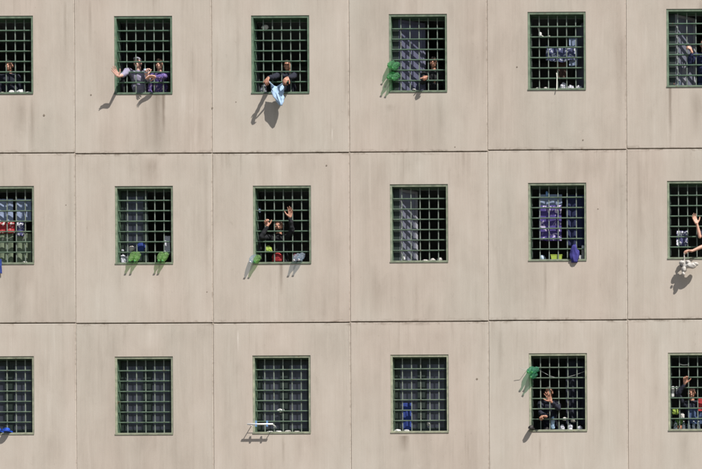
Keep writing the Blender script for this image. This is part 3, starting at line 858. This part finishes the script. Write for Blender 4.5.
# ---- row 0, col 4: laundry
cloth('printed_cloth', 546, 576, 45.5, 60.5, .19, 'print_bluewhite', 'grey blue cloth printed with pale marks hung across the bars', 'cloth', folds=2.5, amp=.022, sag=.05, ragged=.06)
cloth('folded_cloth', 569, 577.5, 38.5, 66, .23, 'f_greyblue', 'narrow grey blue towel hanging behind the pale-marked blue cloth', 'towel', folds=1, amp=.012)
cloth('brown_towel', 556, 567, 60, 79, .30, 'f_brown', 'dark brown towel hanging below the pale-marked blue cloth', 'towel', folds=2, amp=.02)
def strand(name, pts, r, m, label, cat):
    b = MB(); P = [at(*p) for p in pts]
    fine = []
    for i in range(len(P) - 1):
        for k in range(6): fine.append(P[i].lerp(P[i+1], k / 6))
    fine.append(P[-1]); b.tube(fine, r, 8); o = b.build(name, m, None, True); recenter(o, P[0]); return tag(o, label, cat)
strand('rope', [(556.6, 73, .075), (557.0, 78, .06), (556.8, 87, -.02), (556.6, 90, -.05)], .0095, 'cord_white',
       'short white rope dangling from the bars over the sill, below the printed cloth', 'rope')
strand('rope', [(537.8, 27, .15), (539.8, 34.5, .15), (544, 37, .16), (550, 36, .17)], .008, 'cord_white',
       'thin white string looped between two bars, left of the printed cloth', 'string')
lump('paper', 540, 34, .145, .035, .015, .05, 'white', 'small white paper scrap caught on the bar, upper left of the printed cloth', 'paper', base=False)
for (px, rx, rz, mm, what) in ((538, .06, .03, 'offwhite', 'flat off-white rag at the left end of the printed cloth window\'s sill'),
                               (546, .05, .035, 'offwhite', 'off-white crumpled paper left of the white rope on the sill'),
                               (563.5, .075, .07, 'print_clutter', 'largest mottled white bag on the sill, right next to the white rope'),
                               (571, .07, .05, 'print_clutter', 'mottled white bag second to the right of the white rope'),
                               (579, .065, .05, 'print_clutter', 'mottled white bag at the right end of the printed cloth window\'s sill')):
    sill_lump(0, 4, px, rx * 1.15, rz * 1.3, mm, what, 'bag' if 'bag' in what else 'paper' if 'paper' in what else 'rag')

# ---- row 0, col 5
b0 = on_sill(0, 5, 674.5, .20)
bottle('bottle', b0, b0 + V((.0, 0, .22)), .042, 'rust', 'cap_white', 'rust red bottle standing on the sill at the upper right corner window')
b0 = on_sill(0, 5, 679, .21)
bottle('bottle', b0, b0 + V((.0, 0, .17)), .036, 'bottle_clear', 'cap_white', 'short clear bottle standing next to the rust red one')
cloth('hanging_shirt', 676, 687, 62, 86, .30, 'f_grey', 'grey shirt hanging above the rust red bottle, upper right corner window', 'shirt', folds=2)

# ---- row 1, col 0: laundry in the sun
cloth('shirt', -4, 13, 199, 223, .20, 'f_greyblue', 'grey blue shirt drying at the photo edge above the red cloth', 'shirt', folds=2)
cloth('shirt', 16.5, 31.5, 199, 222, .20, 'f_greyblue', 'grey blue shirt drying nearest the frame, above the small navy and white cloth', 'shirt', folds=2)
cloth('red_cloth', -6, 14.8, 221.5, 233, .17, 'print_red', 'bright red cloth with white marks drying behind the bars', 'cloth', folds=1, amp=.01)
cloth('small_cloth', 16.8, 24, 222.5, 236, .18, 'print_navywhite', 'small navy and white cloth drying right of the red cloth', 'cloth', folds=1, amp=.01)
cloth('towel', -6, 13.5, 233.5, 263, .21, 'print_sage', 'sage green towel under the red cloth', 'towel', folds=2)
cloth('towel', 16.8, 31.5, 233.5, 263, .21, 'print_sage', 'sage green towel under the small navy and white cloth', 'towel', folds=2)
cloth('blue_cloth', -7, 1.5, 259, 273, -.08, 'f_royal', 'royal blue cloth hung outside over the sill at the left photo edge', 'cloth', folds=1, amp=.03)
sill_lump(1, 0, 25, .05, .03, 'offwhite', 'small off-white rag on the sill under the sage towels', 'rag', Y=.16)

# ---- row 1, col 1
sill_lump(1, 1, 123.5, .07, .13, 'f_palegrey', 'pale grey cloth heaped in the left bottom corner beside the left bright green bottles', 'bundle', Y=.20)
lump('paper', 122.6, 250.5, .16, .03, .02, .022, 'f_palegrey', 'small grey paper scrap above the pale grey heap', 'paper', base=False)
def carton(c, w_, d, h, m, label, name='carton', cat='carton', rz=0):
    b = MB(); b.box(-w_/2, w_/2, -d/2, d/2, 0, h)
    b.v += [(-w_/2, 0, h + .05), (w_/2, 0, h + .05)]; n = len(b.v)
    b.f += [(1, 5, n-1, n-2), (3, n-2, n-1, 7), (1, n-2, 3), (5, 7, n-1)]
    b.box(-w_/2, w_/2, -.004, .004, h + .045, h + .066)
    o = b.build(name, m, None); o.location = c; o.rotation_euler = (0, 0, rz); return tag(o, label, cat)
o = lump('blue_bag', 141, 247, .215, .095, .035, .11, 'f_royal', 'royal blue bag in front of the glass above the left bright green bottles', 'bag', base=False, amp=.2)
cloth('grey_rag', 164.8, 170.2, 236, 254, .19, 'f_palegrey', 'pale grey rag hanging at the right above the bright green bottles', 'rag', folds=1, amp=.012)
lump('paper', 131.5, 248.5, .2, .06, .02, .05, 'offwhite', 'off-white paper left of the royal blue bag', 'paper', base=False)

# ---- row 1, col 2
lump('cloth_heap', 268.5, 252.5, .17, .085, .04, .085, 'f_lime', 'yellow green cloth heap behind the bars below the waver\'s closed hand', 'cloth')
lump('red_bag', 277.5, 261.5, .19, .13, .05, .11, 'f_red', 'red bag standing on the sill in front of the two-handed waver', 'bag', amp=.22)
lump('maroon_bag', 295.0, 261, .20, .06, .04, .09, 'f_maroon', 'dull maroon bag next to the clear blue bottles', 'bag')
lump('paper', 259.5, 210.5, .2, .03, .02, .05, 'f_greyblue', 'small pale blue rag hooked on the bars left of the waver', 'rag', base=False)

# ---- row 1, col 3: bags on the sill
for (px, rx, rz, what) in ((425.5, .075, .035, 'white bag at the left of the three in a row on the empty middle sill'),
                           (432.5, .06, .05, 'white bag in the middle of the three in a row on the empty middle sill'),
                           (440, .065, .06, 'white bag at the right of the three in a row on the empty middle sill')):
    sill_lump(1, 3, px, rx, rz, 'offwhite', what)
lump('paper', 404, 260, .17, .028, .02, .075, 'white', 'folded white paper standing alone at the lit sash of the empty middle window', 'paper')

# ---- row 1, col 4
cloth('grey_cloth', 539, 562, 194.5, 206, .205, 'f_greyblue', 'grey blue cloth above the printed purple one', 'cloth', folds=2, amp=.012)
cloth('purple_cloth', 539, 561.5, 205.5, 240.5, .17, 'print_purple', 'purple cloth with white printed marks hanging flat behind the bars', 'cloth', folds=1, amp=.008)
cloth('navy_cloth', 565.5, 585, 195, 246, .24, 'f_blue', 'long navy cloth hanging right of the printed purple one', 'cloth', folds=3, amp=.02)
lump('violet_cloth', 574.5, 262.5, -.02, .10, .055, .225, 'f_violet', 'crumpled violet cloth bulging out over the sill by the white jars', 'cloth', amp=.42, freq=1.5)
def tub(p, w_, d, h, m, label):
    b = MB(); ring(b, []) if False else None
    n = len(b.v); k = .86
    pts = lambda s_, z: [(-w_/2*s_, -d/2*s_, z), (w_/2*s_, -d/2*s_, z), (w_/2*s_, d/2*s_, z), (-w_/2*s_, d/2*s_, z)]
    for s_, z in ((k, 0), (1, h), (1.06, h), (1.06, h - .015), (.93, h - .006), (.8, .01)): b.v += pts(s_, z)
    for i in range(5):
        for q in range(4): b.f.append((n + 4*i + q, n + 4*i + (q+1) % 4, n + 4*i + 4 + (q+1) % 4, n + 4*i + 4 + q))
    b.f.append((0, 1, 2, 3)); b.f.append(tuple(n + 20 + q for q in range(4)))
    o = b.build('plastic_tub', m, None); o.location = p; return tag(o, label, 'tub')
tub(on_sill(1, 4, 556.5, .19) + V((0, 0, .0)), .25, .10, .13, 'tub_lime', 'yellow green plastic tub on the sill below the printed purple cloth')
def jar(p, r, h, m, label):
    b = MB(); b.tube([p, p + V((0, 0, .01)), p + V((0, 0, h * .75)), p + V((0, 0, h * .82))], [r * .9, r, r, r * .8], 16)
    o = b.build('jar', m, None, True); recenter(o, p)
    l = MB(); l.tube([p + V((0, 0, h * .82)), p + V((0, 0, h))], [r * .9, r * .9], 16); adopt(l.build('lid', 'cap_white', None), o)
    return tag(o, label, 'jar')
jar(on_sill(1, 4, 580.5, .17), .045, .11, 'white', 'white jar on the sill beside the violet cloth, lower of two')
jar(on_sill(1, 4, 579.5, .22) + V((0, 0, .11)) if False else on_sill(1, 4, 583, .22), .04, .34, 'offwhite', 'tall off-white jar behind the lower white jar by the violet cloth')
b0 = at(547, 196, .19); lump('blue_rag', 547, 194, .19, .028, .02, .055, 'peg_blue', 'small light blue rag tied to the bars above the purple cloth', 'rag', base=False)
b0 = on_sill(1, 4, 542, .2); cup(b0, .05, .12, 'cup_blue', 'greyish blue mug on the sill left of the yellow green tub', 'mug')

# ---- row 1, col 5: white bundle hung out
def bundle():
    b = MB()
    for (px, py, dy, rx, rz) in ((682, 263, 0, .075, .06), (686, 265.5, .02, .11, .07), (691.5, 265.8, -.02, .12, .065), (695.5, 264, 0, .07, .05), (684, 269.5, 0, .065, .065), (683.5, 274, .01, .035, .045), (688, 262.5, 0, .06, .05)):
        p = at(px, py, -.19 + dy); b.ell(p, (rx, .07, rz))
    p0, p1 = at(684.2, 253.5, -.26), at(684, 263, -.20); b.cap(p0, p1, .013, .022)
    o = fuse(b, 'cloth_bundle', 'offwhite', .008, None, 4, .016, 14.0); recenter(o, at(686, 266, -.2))
    tag(o, 'knotted white cloth bundle dangling below the sill from the bare-armed man\'s hand', 'bundle')
    k = MB(); k.ell(at(681.2, 265.5, -.255), (.026, .02, .03)); adopt(k.build('dark_patch', 'rubber', None, True), o)
bundle()
cloth('bluewhite_cloth', 676.5, 688, 231, 246, .22, 'print_navywhite', 'navy and white cloth hanging behind the bars left of the raised bare arm', 'cloth', folds=2)

# ---- row 2, col 0: slippers pushed out over the sill
def slipper(p, d, L, wd, m, label, name='slipper', cat='slipper', toe_up=0.0, group=None):
    """sole, upper strap; p = heel, d = toe direction"""
    d = V(d).normalized(); side = d.cross(V((0, 0, 1))).normalized(); n = side.cross(d)
    b = MB(); N_ = 14; prof = [(0, .62), (.06, .82), (.2, .86), (.45, .80), (.7, 1.0), (.86, .92), (.95, .66), (1, .3)]
    base = 0
    for z in (0, .028):
        for sg in (-1, 1):
            for t, q in (prof if sg > 0 else reversed(prof)): b.v.append(tuple(p + d * t * L + side * sg * q * wd / 2 + n * z))
    k = len(prof) * 2
    b.f.append(tuple(range(k))); b.f.append(tuple(range(2*k - 1, k - 1, -1)))
    for i in range(k): b.f.append((i, (i + 1) % k, k + (i + 1) % k, k + i))
    o = b.build(name, m, None); recenter(o, p)
    u = MB(); pr = []
    for t in (.42, .55, .7, .84, .95):
        q = .5 + .5 * (1 - abs(t - .68) * 1.4); h = .085 if t < .6 else .085 - (t - .6) * .14
        row = []
        for i in range(9):
            a = math.pi * i / 8; row.append(p + d * t * L + side * math.cos(a) * wd * .52 * q + n * (.02 + math.sin(a) * h * .8))
        pr.append(row)
    for row in pr: u.v += [tuple(x) for x in row]
    for j in range(4):
        for i in range(8): u.f.append((9*j + i, 9*j + i + 1, 9*j + 10 + i, 9*j + 9 + i))
    uo = u.build('upper', m, None, True); uo.modifiers.new('t', 'SOLIDIFY').thickness = .008; adopt(uo, o)
    return tag(o, label, cat, group)
zs = sill_z(2, 0)
for (px, what) in ((1.6, 'blue slipper nearest the photo edge, toe out over the lower left sill'), (10.6, 'blue slipper further from the photo edge, toe out over the lower left sill')):
    p = at(px, 429, .10); p.z = zs + .005
    slipper(p, (-.12, -1, .02), .27, .15, 'shoe_blue', what, group='pair of blue slippers')

# ---- row 2, col 2: little drying rack hooked on the grille
def rack():
    z = at(260, 424.3, -.16)
    yF = -.20
    a, b = at(247.3, 424.2, yF), at(273, 424.0, yF)
    root = empty('drying_rack', (a + b) / 2)
    tag(root, 'small white drying rack hooked to the bars and sticking out over the sill', 'drying rack')
    f = MB(); f.tube([a, b], .018, 10); adopt(f.build('front_rail', 'white_rail', None, True), root)
    for q, x in ((a, .03), (b, -.03)):
        m_ = MB(); i = V((q.x + x, .09, q.z + .0)); m_.tube([q + V((x, 0, 0)), i, i + V((0, .035, -.03))], .009, 8); adopt(m_.build('side_arm', 'white_rail', None, True), root)
    for t in (-.10,):
        m_ = MB(); m_.tube([V((a.x + .03, t, a.z)), V((b.x - .03, t, b.z))], .005, 8); adopt(m_.build('wire', 'steel', None, True), root)
    return a, b
ra, rb = rack()
def peg(t, label):
    p = ra.lerp(rb, t); o = MB()
    o.box(p.x - .016, p.x - .003, p.y - .012, p.y + .012, p.z - .055, p.z + .075); o.box(p.x + .003, p.x + .016, p.y - .012, p.y + .012, p.z - .055, p.z + .075)
    o.tube([(p.x - .014, p.y, p.z + .022), (p.x + .014, p.y, p.z + .022)], .014, 8)
    q = o.build('clothes_peg', 'peg_blue', None); recenter(q, p); tag(q, label, 'clothes peg', 'pegs on the drying rack')
peg(.34, 'light blue clothes peg at the middle of the white drying rack rail'); peg(.77, 'light blue clothes peg near the right end of the white drying rack rail')
lump('white_rag', 281, 410.5, .15, .07, .025, .035, 'white', 'small white rag caught on a bar above the drying rack', 'rag', base=False, amp=.6)
for (px, rx, rz, what) in ((270, .075, .02, 'flat white packet on the sill just behind the drying rack'), (279, .075, .026, 'larger white packet on the sill right of the drying rack'),
                           (288, .07, .03, 'cream packet in the middle of the drying rack window\'s sill'), (297, .06, .022, 'thin cream packet at the right end of the drying rack window\'s sill')):
    sill_lump(2, 2, px, rx, rz, 'white' if 'white' in what else 'offwhite', what, 'packet', Y=.17)

# ---- row 2, col 3
cloth('blue_bag', 402, 411.5, 403, 430, .215, 'f_royal', 'long royal blue cloth hanging in front of closed glass', 'cloth', folds=1, amp=.015)
sill_lump(2, 3, 397.5, .075, .035, 'white', 'white packet in the left bottom corner beside the long blue cloth', 'packet', Y=.17)
sill_lump(2, 3, 406.5, .07, .03, 'white', 'white packet on the sill right under the long blue cloth', 'packet', Y=.17)
lump('paper', 428.3, 424, .19, .03, .02, .04, 'offwhite', 'small white paper ball in front of the closed glass right of the blue cloth', 'paper', base=False)

# ---- row 2, col 4
strand('string', [(519.5, 367.5, -.16), (524, 370, -.12), (530, 368, .05), (541, 371, .14), (550, 376, .16), (558, 378.3, .17), (566, 377.5, .17), (575, 375, .16), (586, 371, .14)], .0045, 'cord_grey',
       'long thin pale string sagging across the bars from the teal green bottles', 'string')
pz = at(533, 430.5, .06); pz.z = sill_z(2, 4) + .004
slipper(pz, (-.1, -1, -.05), .24, .11, 'shoe_dark', 'dark shoe poking out over the sill below the waving man', 'shoe', 'shoe')
sill_lump(2, 4, 546.5, .06, .05, 'shoe_dark', 'dark crumpled bag on the sill behind the dark shoe', 'bag')
b0 = on_sill(2, 4, 553.5, .17)
lump('light_blue_cloth', 552.8, 429, .18, .045, .035, .17, 'f_lightblue', 'light blue bundle standing on the sill under the waving man\'s sleeve', 'bundle')
for (px, py, rx, rz, mm, what) in ((562, 424, .055, .075, 'print_clutter', 'mottled white bag nearest the light blue bundle'),
                           (565, 418.5, .05, .045, 'offwhite', 'small off-white bag piled upon the mottled bag next to the light blue bundle'),
                           (570, 428, .065, .085, 'print_clutter', 'mottled white bag in the middle of the waving man\'s cluttered sill'),
                           (573, 420, .05, .045, 'offwhite', 'off-white bag heaped on top in the middle of the waving man\'s cluttered sill'),
                           (579.5, 428, .065, .06, 'print_clutter', 'mottled white bag at the right end of the waving man\'s cluttered sill')):
    if mm == 'offwhite': lump('crumpled_bag', px, py + 2, .19, rx, .04, rz, mm, what, 'bag')
    else: sill_lump(2, 4, px, rx, rz, mm, what, 'bag')
cloth('dark_curtain', 566, 585, 360, 425, .33, 'f_navy', 'dark navy curtain hanging behind the cluttered sill, right of the waving man', 'curtain', folds=3, amp=.03)

# ---- row 2, col 5
for (px, what) in ((673.0, 'white carton left of two, held against the bars left of the raised fist'), (677.2, 'white carton right of two, nearer to the raised fist')):
    p = at(px, 396.8, .175); carton(p, .055, .05, .17, 'white', what)
sh_ = MB(); p = at(675.5, 397.0, .2); sh_.box(p.x - .13, p.x + .13, .15, .26, p.z - .016, p.z - .001)
o = sh_.build('shelf_board', 'sash_dark', None); recenter(o, (p.x, .2, p.z)); tag(o, 'short dark shelf board under the two white cartons', 'shelf')
def plant(p, label):
    root = empty('pot_plant', p); tag(root, label, 'plant')
    b = MB(); b.tube([p, p + V((0, 0, .10)), p + V((0, 0, .115)), p + V((0, 0, .10))], [.05, .066, .072, .055], 16); adopt(b.build('pot', 'terracotta', None, True), root)
    l = MB()
    for i in range(60):
        a = random.random() * 6.28; e = random.uniform(.1, 1.35); L = random.uniform(.07, .16)
        d = V((math.cos(a) * math.cos(e), math.sin(a) * math.cos(e), math.sin(e))); q = p + V((0, 0, .10)) + d * L
        s_ = d.cross(V((0, 0, 1))).normalized() * .016; n = len(l.v)
        l.v += [tuple(q - d * .045), tuple(q + s_), tuple(q + d * .05 + V((0, 0, -.015))), tuple(q - s_)]; l.f.append((n, n+1, n+2, n+3))
        l.tube([p + V((0, 0, .09)), q], .0025, 4)
    adopt(l.build('foliage', 'leaf', None), root)
plant(on_sill(2, 5, 679.5, .21), 'small green leafy pot plant behind the clear bottle at the lower right corner')
b0 = on_sill(2, 5, 675.5, .165)
bottle('bottle', b0, b0 + V((0, 0, .21)), .042, 'bottle_clear', 'cap_green', 'clear bottle with a green cap in front of the pot plant')
lump('cloth', 675.2, 414.5, .24, .075, .04, .085, 'f_lime', 'yellow green cloth bundle heaped beside the pot plant', 'cloth')
for i, (px, what) in enumerate(((683.5, 'clear bottle first to the right of the pot plant'), (688.5, 'clear bottle second to the right of the pot plant'),
                                (693.5, 'clear bottle third to the right of the pot plant'), (698.5, 'clear bottle last to the right before the photo edge'))):
    b0 = on_sill(2, 5, px, .19); bottle('bottle', b0, b0 + V((0, 0, .20)), .04, 'bottle_clear', 'cap_white', what, group='clear bottles on the lower right sill')
lump('white_bag', 682.3, 418.5, .16, .05, .03, .075, 'offwhite', 'off-white bag between the raised arm and the pot plant', 'bag')
cloth('red_cloth', 698, 708, 397.5, 411, .21, 'f_red', 'plain red cloth hanging at the lower right photo edge', 'cloth', folds=1)
cloth('jeans', 688, 702, 408, 424, .25, 'f_jeans', 'dark blue jeans hanging behind the clear bottles on the lower right sill', 'jeans', folds=2)
strand('string', [(679, 364, .15), (683, 365, .15), (689, 364.6, .15)], .008, 'cord_white', 'short white string tied along the bars above the raised fist', 'string')

print('objects', len(bpy.data.objects))

for o in bpy.data.objects:
    if 'label' in o and len(o['label'].split()) > 16: print('LONG', len(o['label'].split()), o['label'])
